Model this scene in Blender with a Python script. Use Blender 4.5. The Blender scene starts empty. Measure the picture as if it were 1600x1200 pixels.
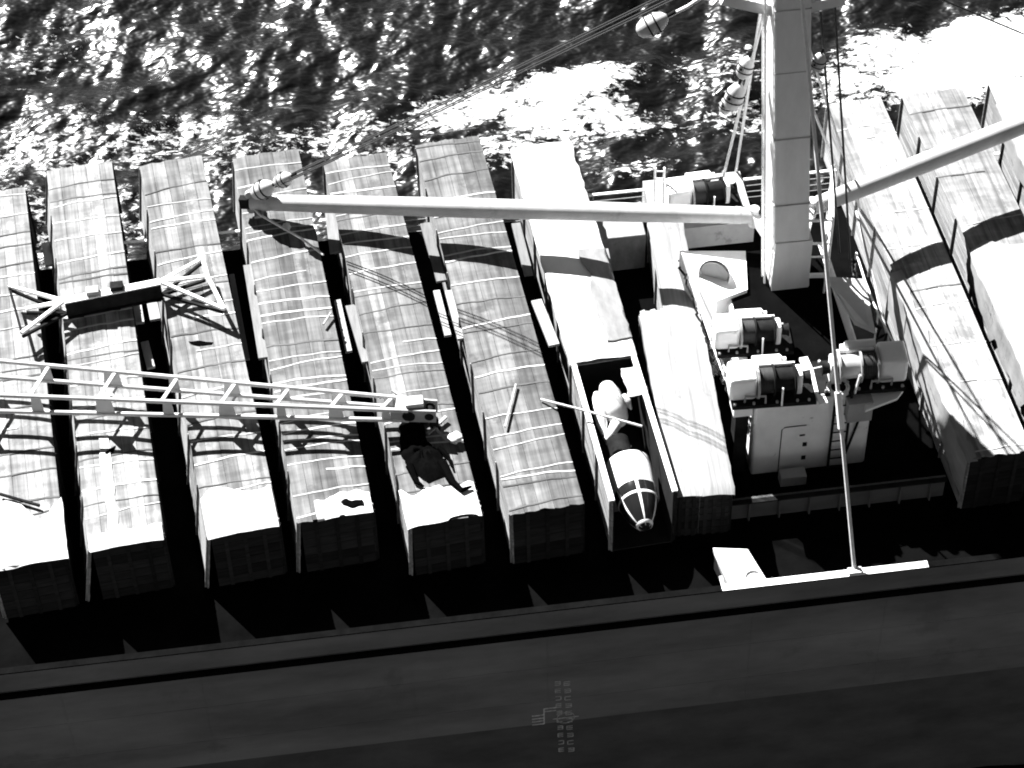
import bpy, math, random
import numpy as np
from mathutils import Vector, Matrix, noise as mnoise

R = math.radians
rnd = random.Random(7)
scn = bpy.context.scene
col = scn.collection

# ------------------------------------------------------------------ camera
# vanishing points measured on the photograph (pixels from its centre, 1600x1200)
F = 3614.0                                     # focal length in photo pixels
nad = Vector((100.0, -3410.0, -F)).normalized()          # straight down
Zc = -nad
Xc = Vector((48700.0, 0.108 * 48700.0, -F))              # along the ship
Xc = (Xc - Xc.dot(Zc) * Zc).normalized()
Yc = Zc.cross(Xc)
R_wc = Matrix((Xc, Yc, Zc)).transposed()       # world -> camera
R_cw = R_wc.transposed()
FWD = R_cw @ Vector((0, 0, -1))
CAM = Vector((0, 0, 3.0)) - FWD * 88.0

def ray(px, py):
    return R_cw @ Vector((px - 800.0, 600.0 - py, -F))
def U(px, py, z):                              # point of the horizontal plane z
    d = ray(px, py); return CAM + d * ((z - CAM.z) / d.z)
def V(px, py, y):                              # point of the vertical plane y (along the ship)
    d = ray(px, py); return CAM + d * ((y - CAM.y) / d.y)

cd = bpy.data.cameras.new('camera'); cam = bpy.data.objects.new('camera', cd); col.objects.link(cam)
cd.sensor_width = 36.0; cd.lens = F / 1600.0 * 36.0
cd.clip_start = 1.0; cd.clip_end = 20000.0
cam.matrix_world = Matrix.Translation(CAM) @ R_cw.to_4x4()
scn.camera = cam
scn.cycles.filter_width = 1.9
scn.render.resolution_x = 1024; scn.render.resolution_y = 768

# ------------------------------------------------------------------ light
SUN_EL = R(42)
fw = Vector((FWD.x, FWD.y, 0)).normalized()
faz = math.atan2(fw.x, fw.y)                   # azimuth clockwise from +Y
SUN_AZ = faz - R(35)
S = Vector((math.sin(SUN_AZ) * math.cos(SUN_EL), math.cos(SUN_AZ) * math.cos(SUN_EL), math.sin(SUN_EL)))

w = bpy.data.worlds.new('World'); scn.world = w; w.use_nodes = True
nt = w.node_tree; nt.nodes.clear()
sky = nt.nodes.new('ShaderNodeTexSky'); sky.sky_type = 'NISHITA'; sky.sun_disc = False
sky.sun_elevation = SUN_EL; sky.sun_rotation = SUN_AZ
sky.air_density = 0.35; sky.dust_density = 0.0; sky.ozone_density = 1.0
sep = nt.nodes.new('ShaderNodeSeparateColor')  # black and white film behind a red filter
bg = nt.nodes.new('ShaderNodeBackground'); bg.inputs['Strength'].default_value = 0.05
wo = nt.nodes.new('ShaderNodeOutputWorld')
nt.links.new(sky.outputs[0], sep.inputs[0]); nt.links.new(sep.outputs[0], bg.inputs['Color'])
nt.links.new(bg.outputs[0], wo.inputs[0])

ld = bpy.data.lights.new('sun', 'SUN'); ld.energy = 5.0; ld.angle = R(0.53); ld.color = (1, 1, 1)
sun = bpy.data.objects.new('sun', ld); col.objects.link(sun)
sun.rotation_euler = S.to_track_quat('Z', 'Y').to_euler()

scn.view_settings.view_transform = 'Standard'; scn.view_settings.look = 'None'
scn.view_settings.exposure = 2.15; scn.view_settings.gamma = 1.0
scn.view_settings.use_curve_mapping = False

# ------------------------------------------------------------------ materials (all grey: a black and white photograph)
def g(v): return (v, v, v, 1)
def mk(name, c, var=0.25, scale=(1, 1, 1), sc=2.0, rough=0.75, bump=0.15, bscale=20.0, rand=0.12,
       spots=0.0, spot_col=0.02, spot_sc=1.2, spot_lo=0.6, metal=0.0, var2=0.0, sc2=(1, 1, 1)):
    m = bpy.data.materials.new(name); m.use_nodes = True
    n = m.node_tree.nodes; l = m.node_tree.links
    bs = n['Principled BSDF']; bs.inputs['Roughness'].default_value = rough
    bs.inputs['Metallic'].default_value = metal
    bs.inputs['Specular IOR Level'].default_value = 0.3
    tc = n.new('ShaderNodeTexCoord'); mp = n.new('ShaderNodeMapping')
    mp.inputs['Scale'].default_value = scale
    l.new(tc.outputs['Object'], mp.inputs[0])
    nz = n.new('ShaderNodeTexNoise'); nz.inputs['Scale'].default_value = sc
    nz.inputs['Detail'].default_value = 8; nz.inputs['Roughness'].default_value = 0.65
    l.new(mp.outputs[0], nz.inputs['Vector'])
    mr = n.new('ShaderNodeMapRange')
    mr.inputs['From Min'].default_value = 0.3; mr.inputs['From Max'].default_value = 0.7
    mr.inputs['To Min'].default_value = 1 - var; mr.inputs['To Max'].default_value = 1 + var
    l.new(nz.outputs[0], mr.inputs[0])
    oi = n.new('ShaderNodeObjectInfo'); m2 = n.new('ShaderNodeMapRange')
    m2.inputs['To Min'].default_value = 1 - rand; m2.inputs['To Max'].default_value = 1 + rand
    l.new(oi.outputs['Random'], m2.inputs[0])
    a = n.new('ShaderNodeMath'); a.operation = 'MULTIPLY'
    l.new(mr.outputs[0], a.inputs[0]); l.new(m2.outputs[0], a.inputs[1])
    last = a
    if var2 > 0:
        mp2 = n.new('ShaderNodeMapping'); mp2.inputs['Scale'].default_value = sc2
        l.new(tc.outputs['Object'], mp2.inputs[0])
        nz2 = n.new('ShaderNodeTexNoise'); nz2.inputs['Scale'].default_value = 1.0; nz2.inputs['Detail'].default_value = 5
        l.new(mp2.outputs[0], nz2.inputs['Vector'])
        mr2 = n.new('ShaderNodeMapRange')
        mr2.inputs['From Min'].default_value = 0.35; mr2.inputs['From Max'].default_value = 0.65
        mr2.inputs['To Min'].default_value = 1 - var2; mr2.inputs['To Max'].default_value = 1 + var2 * 0.6
        l.new(nz2.outputs[0], mr2.inputs[0])
        aa = n.new('ShaderNodeMath'); aa.operation = 'MULTIPLY'
        l.new(last.outputs[0], aa.inputs[0]); l.new(mr2.outputs[0], aa.inputs[1]); last = aa
    b = n.new('ShaderNodeMath'); b.operation = 'MULTIPLY'; b.inputs[1].default_value = c
    b.use_clamp = True
    l.new(last.outputs[0], b.inputs[0])
    out = b.outputs[0]
    if spots > 0:
        ns = n.new('ShaderNodeTexNoise'); ns.inputs['Scale'].default_value = spot_sc
        ns.inputs['Detail'].default_value = 6; ns.inputs['Roughness'].default_value = 0.7
        l.new(tc.outputs['Object'], ns.inputs['Vector'])
        ms = n.new('ShaderNodeMapRange'); ms.inputs['From Min'].default_value = spot_lo
        ms.inputs['From Max'].default_value = spot_lo + 0.08; ms.inputs['To Max'].default_value = spots
        l.new(ns.outputs[0], ms.inputs[0])
        mx = n.new('ShaderNodeMix'); mx.inputs['B'].default_value = spot_col
        l.new(ms.outputs[0], mx.inputs['Factor']); l.new(out, mx.inputs['A']); out = mx.outputs['Result']
    l.new(out, bs.inputs['Base Color'])
    if bump > 0:
        nb = n.new('ShaderNodeTexNoise'); nb.inputs['Scale'].default_value = bscale; nb.inputs['Detail'].default_value = 4
        l.new(mp.outputs[0], nb.inputs['Vector'])
        bp = n.new('ShaderNodeBump'); bp.inputs['Strength'].default_value = bump; bp.inputs['Distance'].default_value = 0.05
        l.new(nb.outputs[0], bp.inputs['Height']); l.new(bp.outputs[0], bs.inputs['Normal'])
    return m

M = {}
M['hull'] = mk('hull_paint', 0.20, var=0.45, scale=(0.10, 1, 0.35), sc=1.0, rough=0.45, bump=0.05, bscale=1.5, rand=0,
               spots=0.35, spot_col=0.12, spot_sc=0.5, spot_lo=0.58)
M['boot'] = mk('boot_topping_paint', 0.10, var=0.35, scale=(0.3, 1, 0.6), sc=1.0, rough=0.6, bump=0.08, bscale=3, rand=0)
M['strake'] = mk('strake_paint', 0.004, var=0.3, rough=0.6, bump=0.05)
M['shadow_scrap'] = mk('shadow_and_scrap_black', 0.002, var=0.3, sc=4, rough=0.95, bump=0.3, bscale=12)  # near black: painted shadow of the boom tip, also the torn scraps
M['deck'] = mk('deck_paint_with_shade', 0.0028, var=0.4, sc=0.8, rough=0.8, bump=0.1, bscale=8, rand=0)  # dark paint taken to near black, standing in for missing shade
M['white'] = mk('white_paint', 0.86, var=0.08, sc=1.2, rough=0.45, bump=0.03, rand=0.05, spots=0.75, spot_col=0.16, spot_sc=1.6, spot_lo=0.66)
M['mast'] = mk('mast_paint', 0.56, var=0.10, sc=1.5, scale=(1, 1, 0.35), rough=0.5, bump=0.03, rand=0.03, spots=0.55, spot_col=0.2, spot_sc=0.9, spot_lo=0.64)
M['boom'] = mk('boom_paint', 0.46, var=0.16, sc=0.9, rough=0.5, bump=0.03, rand=0.06, spots=0.4, spot_col=0.2, spot_sc=0.7, spot_lo=0.6)
M['greypaint'] = mk('grey_paint', 0.33, var=0.15, sc=1.0, rough=0.55, bump=0.04, spots=0.5, spot_col=0.1)
M['dark'] = mk('dark_steel', 0.016, var=0.4, sc=3, rough=0.5, bump=0.1)
M['wire'] = mk('wire_rope', 0.03, var=0.2, sc=5, rough=0.6, bump=0)
M['rope'] = mk('light_rope', 0.6, var=0.15, sc=6, rough=0.9, bump=0)
M['planks_pale'] = mk('pale_roof_boards', 0.21, var=0.4, scale=(3.5, 0.12, 1), sc=1.6, rough=0.9, bump=0.2, bscale=5, rand=0.2, spots=0.5, spot_col=0.12, spot_sc=0.9, spot_lo=0.6)
M['canvas_r'] = mk('weathered_canvas', 0.24, var=0.3, scale=(2.0, 0.25, 1), sc=1.3, rough=0.9, bump=0.2, bscale=3, rand=0.05, spots=0.5, spot_col=0.13, spot_sc=1.3, spot_lo=0.62)
M['canvas'] = mk('white_canvas', 0.55, var=0.10, sc=1.0, rough=0.9, bump=0.25, bscale=2.2, rand=0.05, spots=0.4, spot_col=0.25, spot_sc=0.8, spot_lo=0.6)
M['canvas_grey'] = mk('grey_canvas', 0.19, var=0.35, scale=(1, 0.35, 1), sc=1.6, rough=0.9, bump=0.25, bscale=2.2, rand=0.05, spots=0.4, spot_col=0.14, spot_sc=1.1, spot_lo=0.6)
M['end'] = mk('planks_painted_shade', 0.02, var=0.35, scale=(0.6, 6, 6), sc=1.2, rough=0.9, bump=0.3, bscale=6, rand=0.35)  # near-black copy of the side planks, standing in for shade
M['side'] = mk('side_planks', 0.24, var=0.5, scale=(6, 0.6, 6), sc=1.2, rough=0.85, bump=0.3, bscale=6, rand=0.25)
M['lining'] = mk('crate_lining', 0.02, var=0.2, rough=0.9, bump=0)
M['timber'] = mk('raw_timber', 0.15, var=0.3, scale=(5, 0.5, 5), sc=1.5, rough=0.85, bump=0.2, rand=0.2)
M['palewood'] = mk('pale_timber', 0.28, var=0.2, scale=(5, 0.5, 5), sc=1.5, rough=0.85, bump=0.2, rand=0.15)
M['batten_l'] = mk('pale_lath', 0.42, var=0.2, sc=4, rough=0.85, bump=0.1, rand=0.3)
M['batten_d'] = mk('dark_lath', 0.07, var=0.3, sc=4, rough=0.85, bump=0.1, rand=0.3)
M['alu'] = mk('airframe_skin', 0.78, var=0.06, sc=2, rough=0.4, bump=0.02, rand=0.02)
M['glass'] = mk('nose_glass', 0.012, var=0.1, rough=0.12, bump=0, rand=0)
M['mark'] = mk('draught_mark_paint', 0.6, var=0.5, sc=8, rough=0.7, bump=0)
for k_ in ('deck', 'strake', 'lining', 'dark', 'end', 'shadow_scrap'): M[k_].node_tree.nodes['Principled BSDF'].inputs['Specular IOR Level'].default_value = 0.0
_roof = {}
def roofmat(c):
    k = round(c, 3)
    if k not in _roof:
        _roof[k] = mk('roof_covering_%d' % len(_roof), c, var=0.55, scale=(3.0, 0.12, 1), sc=1.6, rough=0.9, bump=0.2,
                      bscale=5, rand=0.36, var2=0.30, sc2=(0.6, 2.0, 1), spots=0.6, spot_col=c * .35, spot_sc=0.7, spot_lo=0.56)
    return _roof[k]

# ------------------------------------------------------------------ mesh helpers
WM = {}                                         # world matrix of each built object
class MB:
    def __init__(s): s.v = []; s.f = []
    def add(s, vs, fs):
        o = len(s.v); s.v += [Vector(p) for p in vs]; s.f += [tuple(i + o for i in f) for f in fs]; return s
    def box(s, c, size, mat=None):
        x, y, z = (d / 2 for d in size); c = Vector(c)
        P = [Vector(p) for p in ((-x,-y,-z),(x,-y,-z),(x,y,-z),(-x,y,-z),(-x,-y,z),(x,-y,z),(x,y,z),(-x,y,z))]
        if mat is not None: P = [mat @ p for p in P]
        return s.add([p + c for p in P], [(3,2,1,0),(4,5,6,7),(0,1,5,4),(1,2,6,5),(2,3,7,6),(3,0,4,7)])
    def bar(s, p0, p1, wd, ht, up=(0, 0, 1)):   # rectangular bar from p0 to p1
        p0 = Vector(p0); p1 = Vector(p1); d = p1 - p0; L = d.length; d.normalize()
        x = d.cross(Vector(up))
        if x.length < 1e-4: x = d.cross(Vector((1, 0, 0)))
        x.normalize(); z = x.cross(d)
        m = Matrix((x, d, z)).transposed()
        return s.box((p0 + p1) / 2, (wd, L, ht), m)
    def tube(s, pts, rad, n=12, cap=True):
        pts = [Vector(p) for p in pts]
        if not hasattr(rad, '__len__'): rad = [rad] * len(pts)
        vs = []; fs = []; ref = None
        for i, p in enumerate(pts):
            d = (pts[min(i + 1, len(pts) - 1)] - pts[max(i - 1, 0)]).normalized()
            if ref is None:
                ref = d.orthogonal().normalized()
            x = (ref - ref.dot(d) * d).normalized(); ref = x; y = d.cross(x)
            for k in range(n):
                a = 2 * math.pi * k / n
                vs.append(p + (x * math.cos(a) + y * math.sin(a)) * rad[i])
        for i in range(len(pts) - 1):
            for k in range(n):
                k2 = (k + 1) % n
                fs.append((i*n+k, i*n+k2, (i+1)*n+k2, (i+1)*n+k))
        if cap:
            fs.append(tuple(range(n - 1, -1, -1))); fs.append(tuple((len(pts)-1)*n + k for k in range(n)))
        return s.add(vs, fs)
    def grid(s, fn, nu, nv, thick=0.0):         # fn(u, v) -> point
        vs = [fn(i / nu, j / nv) for j in range(nv + 1) for i in range(nu + 1)]
        W = nu + 1
        fs = [(j*W+i, j*W+i+1, (j+1)*W+i+1, (j+1)*W+i) for j in range(nv) for i in range(nu)]
        if thick:
            o = len(vs); vs = vs + [Vector(p) - Vector((0, 0, thick)) for p in vs]
            fs += [tuple(i + o for i in reversed(f)) for f in fs]
            ring = [i for i in range(W)] + [j*W+nu for j in range(1, nv+1)] + [nv*W+i for i in range(nu-1, -1, -1)] + [j*W for j in range(nv-1, 0, -1)]
            for a, b in zip(ring, ring[1:] + ring[:1]): fs.append((a, a + o, b + o, b))
        return s.add(vs, fs)
    def build(s, name, mat, parent=None, smooth=35, local=False, origin=None, bevel=0):
        me = bpy.data.meshes.new(name)
        if parent is not None:
            mw = WM[parent]
            vs = s.v if local else [mw.inverted() @ p for p in s.v]
        else:
            if origin is None:
                c = sum(s.v, Vector()) / len(s.v); origin = Vector((c.x, c.y, min(p.z for p in s.v)))
            mw = Matrix.Translation(origin); vs = [p - origin for p in s.v]
        me.from_pydata([tuple(p) for p in vs], [], s.f); me.validate()
        me.materials.append(mat if not isinstance(mat, str) else M[mat])
        if smooth:
            me.polygons.foreach_set('use_smooth', [True] * len(me.polygons)); me.set_sharp_from_angle(angle=R(smooth))
        o = bpy.data.objects.new(name, me); col.objects.link(o)
        if parent is not None: o.parent = parent
        else: o.location = origin
        if bevel:
            bv = o.modifiers.new('bevel', 'BEVEL'); bv.width = bevel; bv.segments = 3; bv.limit_method = 'ANGLE'
        WM[o] = mw
        return o
def tag(o, label=None, cat=None, group=None, kind=None):
    if label: o['label'] = label
    if cat: o['category'] = cat
    if group: o['group'] = group
    if kind: o['kind'] = kind
    return o
def thing(name, label, cat, loc, rot=None, group=None):
    o = bpy.data.objects.new(name, None); col.objects.link(o)
    mw = Matrix.Translation(Vector(loc)) @ (rot.to_4x4() if rot is not None else Matrix.Identity(4))
    o.matrix_world = mw; WM[o] = mw
    o.empty_display_size = 0.3
    return tag(o, label, cat, group)
def nz(x, y=0.0, z=0.0): return mnoise.noise(Vector((x, y, z)))

# ------------------------------------------------------------------ main levels of the ship
YN = U(800, 990, 0.0).y                          # near side
YF = U(950, 300, 1.1).y                          # far side
ZSEA = V(1560, 1197, YN).z
ZBOOT = V(1150, 1095, YN).z
X0, X1 = -62.0, 62.0
ZT = 3.0                                         # top of the crates
print('levels', YN, YF, ZSEA, ZBOOT)

# ------------------------------------------------------------------ sea
def build_sea():
    def axis(lo, hi, step, far, grow=1.35):
        a = list(np.arange(lo, hi + step / 2, step)); d = step
        p = hi
        while p < far: d *= grow; p += d; a.append(p)
        d = step; p = lo
        while p > -far: d *= grow; p -= d; a.insert(0, p)
        return np.array(a)
    xs = axis(-46, 46, 0.16, 6000); ys = axis(YF - 2, YF + 42, 0.16, 6000)
    X, Y = np.meshgrid(xs, ys)
    Z = np.zeros_like(X)
    rs = np.random.RandomState(3)
    wind = R(128)
    fade = np.exp(-(np.maximum(0, np.abs(X) - 46) + np.maximum(0, Y - YF - 42) + np.maximum(0, YF - 2 - Y)) / 60.0)
    for i in range(90):
        lam = 0.55 * (9.0 / 0.55) ** rs.rand()
        th = wind + rs.randn() * R(42)
        k = 2 * math.pi / lam
        slope = 0.042 * (lam / 3.0) ** 0.10
        ph = rs.rand() * 6.283
        arg = k * (X * math.cos(th) + Y * math.sin(th)) + ph
        Z += slope / k * np.sin(arg) * (fade if lam > 2.5 else fade)
    Z += ZSEA
    ny, nx = X.shape
    co = np.stack([X, Y, Z], -1).reshape(-1, 3)
    idx = np.arange(nx * ny).reshape(ny, nx)
    q = np.stack([idx[:-1, :-1], idx[:-1, 1:], idx[1:, 1:], idx[1:, :-1]], -1).reshape(-1, 4)
    me = bpy.data.meshes.new('sea')
    me.vertices.add(len(co)); me.vertices.foreach_set('co', co.ravel())
    me.loops.add(q.size); me.loops.foreach_set('vertex_index', q.ravel())
    me.polygons.add(len(q)); me.polygons.foreach_set('loop_start', np.arange(len(q)) * 4)
    me.polygons.foreach_set('loop_total', np.full(len(q), 4))
    me.polygons.foreach_set('use_smooth', np.ones(len(q), bool))
    me.update(); me.validate()
    # foam: churned water along the hull, as a density the material breaks up
    foam = np.zeros(len(co)); P = co
    def blob(px, py, rx, ry, amt, ang=0.0):
        nonlocal foam
        c = U(px, py, ZSEA); dx = P[:, 0] - c.x; dy = P[:, 1] - c.y
        ca, sa = math.cos(ang), math.sin(ang)
        u = (dx * ca + dy * sa) / rx; v = (-dx * sa + dy * ca) / ry
        foam = np.maximum(foam, amt * np.exp(-(u * u + v * v) ** 1.5))
    for a in ((740, 165, 5.0, 2.0, 0.72, R(12)), (890, 135, 4.5, 2.0, 0.85, R(8)), (850, 185, 4.2, 2.4, 0.72, R(-35)), (950, 180, 3.4, 2.2, .7, R(-30)),
              (620, 205, 5.0, 1.4, 0.5, R(14)), (620, 245, 3.0, 1.6, 0.5, 0), (780, 235, 3.5, 2.0, .6, 0), (500, 215, 5, 2, .5, R(10)), (380, 240, 4, 2, .5, 0),
              (1400, 85, 4.0, 2.8, 0.75, 0), (1530, 80, 5.0, 3.0, 1.0, R(5)), (1480, 125, 5.0, 2.4, .95, 0), (1640, 65, 5, 3.2, .95, 0), (1760, 45, 6, 4, .9, 0),
              (1330, 130, 4, 2.6, .62, 0), (1120, 110, 4, 2.8, 0.48, 0), (1080, 190, 4, 2.2, 0.42, 0), (1160, 180, 3, 2.4, 0.5, 0), (990, 265, 3.4, 1.2, .5, 0),
              (60, 230, 7, 3, .5, R(10)), (250, 215, 7, 2.6, .5, R(8)), (60, 90, 7, 4, .36, R(20)), (20, 330, 2.5, 3.5, .55, 0), (60, 400, 2.0, 3.0, .5, 0), (200, 330, 2.0, 3.0, .5, 0), (340, 270, 2, 2, .5, 0)):
        blob(*a)
    # thin wash along the near side too
    foam = np.maximum(foam, 0.75 * np.exp(-((YN - 0.6 - P[:, 1]) / 1.2) ** 2) * (P[:, 0] > 10))
    at = me.attributes.new('foam', 'FLOAT', 'POINT'); at.data.foreach_set('value', foam)
    o = bpy.data.objects.new('sea', me); col.objects.link(o)
    m = bpy.data.materials.new('sea_water'); m.use_nodes = True
    n = m.node_tree.nodes; l = m.node_tree.links; bs = n['Principled BSDF']
    bs.inputs['Base Color'].default_value = g(0.003); bs.inputs['Roughness'].default_value = 0.255
    bs.inputs['IOR'].default_value = 1.333
    tc = n.new('ShaderNodeTexCoord')
    mp = n.new('ShaderNodeMapping'); mp.inputs['Scale'].default_value = (1.0, 1.35, 1); mp.inputs['Rotation'].default_value = (0, 0, R(-14))
    l.new(tc.outputs['Object'], mp.inputs[0])
    n1 = n.new('ShaderNodeTexNoise'); n1.inputs['Scale'].default_value = 1.7; n1.inputs['Detail'].default_value = 1.0; n1.inputs['Roughness'].default_value = 0.5
    l.new(mp.outputs[0], n1.inputs['Vector'])
    bp = n.new('ShaderNodeBump'); bp.inputs['Strength'].default_value = 1.0; bp.inputs['Distance'].default_value = 0.12
    l.new(n1.outputs[0], bp.inputs['Height']); l.new(bp.outputs[0], bs.inputs['Normal'])
    fa = n.new('ShaderNodeAttribute'); fa.attribute_name = 'foam'
    mp2 = n.new('ShaderNodeMapping'); mp2.inputs['Scale'].default_value = (0.8, 1.3, 1)
    l.new(tc.outputs['Object'], mp2.inputs[0])
    n2 = n.new('ShaderNodeTexNoise'); n2.inputs['Scale'].default_value = 1.9; n2.inputs['Detail'].default_value = 9; n2.inputs['Roughness'].default_value = 0.75; n2.inputs['Distortion'].default_value = 0.5
    l.new(mp2.outputs[0], n2.inputs['Vector'])
    ad = n.new('ShaderNodeMath'); ad.operation = 'MULTIPLY_ADD'; ad.inputs[1].default_value = 2.0; l.new(n2.outputs[0], ad.inputs[0]); l.new(fa.outputs['Fac'], ad.inputs[2])
    mr = n.new('ShaderNodeMapRange'); mr.inputs['From Min'].default_value = 1.5; mr.inputs['From Max'].default_value = 1.72
    l.new(ad.outputs[0], mr.inputs[0])
    fo = n.new('ShaderNodeBsdfDiffuse'); fo.inputs['Color'].default_value = g(0.8)
    bp2 = n.new('ShaderNodeBump'); bp2.inputs['Strength'].default_value = 0.7; bp2.inputs['Distance'].default_value = 0.25
    l.new(n2.outputs[0], bp2.inputs['Height']); l.new(bp2.outputs[0], fo.inputs['Normal'])
    mx = n.new('ShaderNodeMixShader'); l.new(mr.outputs[0], mx.inputs[0]); l.new(bs.outputs[0], mx.inputs[1]); l.new(fo.outputs[0], mx.inputs[2])
    l.new(mx.outputs[0], n['Material Output'].inputs['Surface'])
    me.materials.append(m)
    tag(o, kind='structure')
build_sea()

# ------------------------------------------------------------------ ship
ship = thing('cargo_ship', 'dark hulled cargo ship carrying crates on its deck', 'ship', (0, (YN + YF) / 2, ZSEA))
mb = MB().box((0, (YN + YF) / 2, (ZBOOT - 0.01) / 2), (X1 - X0, YF - YN, -ZBOOT - 0.01)); mb.build('hull', 'hull', ship)
zb = ZSEA - 2.0
mb = MB().box((0, (YN + YF) / 2, (ZBOOT + zb) / 2), (X1 - X0, YF - YN - 0.01, ZBOOT - zb)); mb.build('boot_topping', 'boot', ship)
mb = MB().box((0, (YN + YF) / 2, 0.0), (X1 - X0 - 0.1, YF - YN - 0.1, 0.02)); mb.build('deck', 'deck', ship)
for s, y in ((-1, YN), (1, YF)):
    if s < 0: MB().box((0, y + 0.07, 0.56), (X1 - X0, 0.12, 1.08)).build('bulwark', 'hull', ship)
    else:
        mbx = MB()
        for i in range(42):
            x = X0 + 1 + i * 3.0; mbx.tube([(x, y - 0.12, 0.01), (x, y - 0.12, 1.08)], 0.03, 6)
        for z in (0.4, 0.75): mbx.tube([(X0, y - 0.12, z), (X1, y - 0.12, z)], 0.02, 6)
        mbx.build('side_rail', 'greypaint', ship)
    MB().box((0, y + (0.07 if s < 0 else -0.12), 1.13), (X1 - X0, 0.26 if s < 0 else 0.12, 0.06)).build('rail_cap', 'strake' if s < 0 else 'white', ship)  # near cap coloured near black in place of shade
prof = [(0, 0.0), (0.13, -0.03), (0.18, -0.14), (0.13, -0.26), (0, -0.30)]
vs = [(x, YN - a, b - 0.02) for x in (X0, X1) for a, b in prof]
MB().add(vs, [(i, i + 5, i + 6, i + 1) for i in range(4)]).build('rubbing_strake', 'strake', ship)
# bulwark stays inside the near bulwark
mbx = MB()
for i in range(60):
    x = X0 + 1 + i * 2.06
    mbx.add([(x, YN + 0.14, 0.02), (x, YN + 0.75, 0.02), (x, YN + 0.14, 1.05), (x + .03, YN + 0.14, 0.02), (x + .03, YN + 0.75, 0.02), (x + .03, YN + 0.14, 1.05)],
            [(0, 1, 2), (5, 4, 3), (0, 3, 4, 1), (1, 4, 5, 2), (2, 5, 3, 0)])
mbx.build('bulwark_stay', 'hull', ship)
# draught marks and load line on the hull side
mk_n = 0
def hmark(px0, py0, px1, py1, wpx, name='draught_mark'):
    a = V(px0, py0, YN - 0.012); b = V(px1, py1, YN - 0.012)
    MB().bar(a, b, 0.012, wpx / 38.0, up=(0, 0, 1) if abs(b.x - a.x) > abs(b.z - a.z) else (1, 0, 0)).build(name, 'mark', ship, smooth=0)
for k in range(10):
    y = 1068 + k * 11.5
    for x, wd in ((871, 8), (886, 9)):
        xx = x + k * 0.7
        a = V(xx, y, YN - 0.012); wm = wd / 40.0
        mb = MB(); h = 0.11; b = 0.035
        # segment-like numeral strokes
        seg = [(0, h, wm, b), (0, -h, wm, b)] + ([(0, 0, wm, b)] if (k + x) % 3 else []) + [((wm / 2 if (k * 7 + x) % 2 else -wm / 2), 0, b, 2 * h)]
        for (sx, sz, sw, sh) in seg: mb.box((a.x + sx, YN - 0.008, a.z + sz), (sw, 0.012, sh))
        mb.build('draught_mark', 'mark', ship, smooth=0)
c = V(884, 1121, YN - .01); mb = MB()
for i in range(20):
    a0, a1 = 2 * math.pi * i / 20, 2 * math.pi * (i + 1) / 20
    mb.bar((c.x + .34 * math.cos(a0), YN - .018, c.z + .34 * math.sin(a0)), (c.x + .34 * math.cos(a1), YN - .018, c.z + .34 * math.sin(a1)), .012, .05, up=(0, 1, 0))
mb.box((c.x, YN - .018, c.z), (1.0, .012, .05)); mb.build('load_line_disc', 'mark', ship, smooth=0)
mb = MB(); c0 = V(850, 1119, YN)
mb.box((c0.x, YN - .008, c0.z), (.05, .012, 1.0))
for k, (dz, side) in enumerate(((.48, 1), (.3, 1), (.1, -1), (-.1, -1), (-.28, -1), (-.48, -1))):
    mb.box((c0.x + side * .24, YN - .0085, c0.z + dz), (.44, .012, .05))
mb.build('load_line_scale', 'mark', ship, smooth=0)
for xk in range(-9, 10):                          # plate butts and seams of the shell
    x_ = xk * 6.3 + (1.3 if xk % 2 else 0)
    MB().box((x_, YN - .004, (ZBOOT - .5) / 2), (.035, .012, -ZBOOT - .7)).build('weld_seam', 'hull', ship, smooth=0)
for z_ in (-2.3, -4.4):
    MB().box((0, YN - .005, z_), (X1 - X0, .012, .03)).build('weld_seam', 'hull', ship, smooth=0)
for (p0, p1) in (((1146, 958), (1168, 955.5)), ((1181, 953), (1200, 951))):
    a = V(*p0, YN); b = V(*p1, YN); MB().box(((a.x + b.x) / 2, YN - .02, a.z), (b.x - a.x, .04, .14)).build('scupper', 'white', ship)
# near rail: sunlit length, its light put in as white colour
a = U(1128, 918, 1.16); b = U(1452, 889, 1.16)
MB().box(((a.x + b.x) / 2, YN + 0.075, 1.175), (b.x - a.x, 0.30, 0.03)).build('rail_cap', 'white', ship)
MB().box((a.x + 0.05, YN + 0.3, 1.17), (0.12, 0.6, 0.03)).build('rail_cap', 'white', ship)

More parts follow.
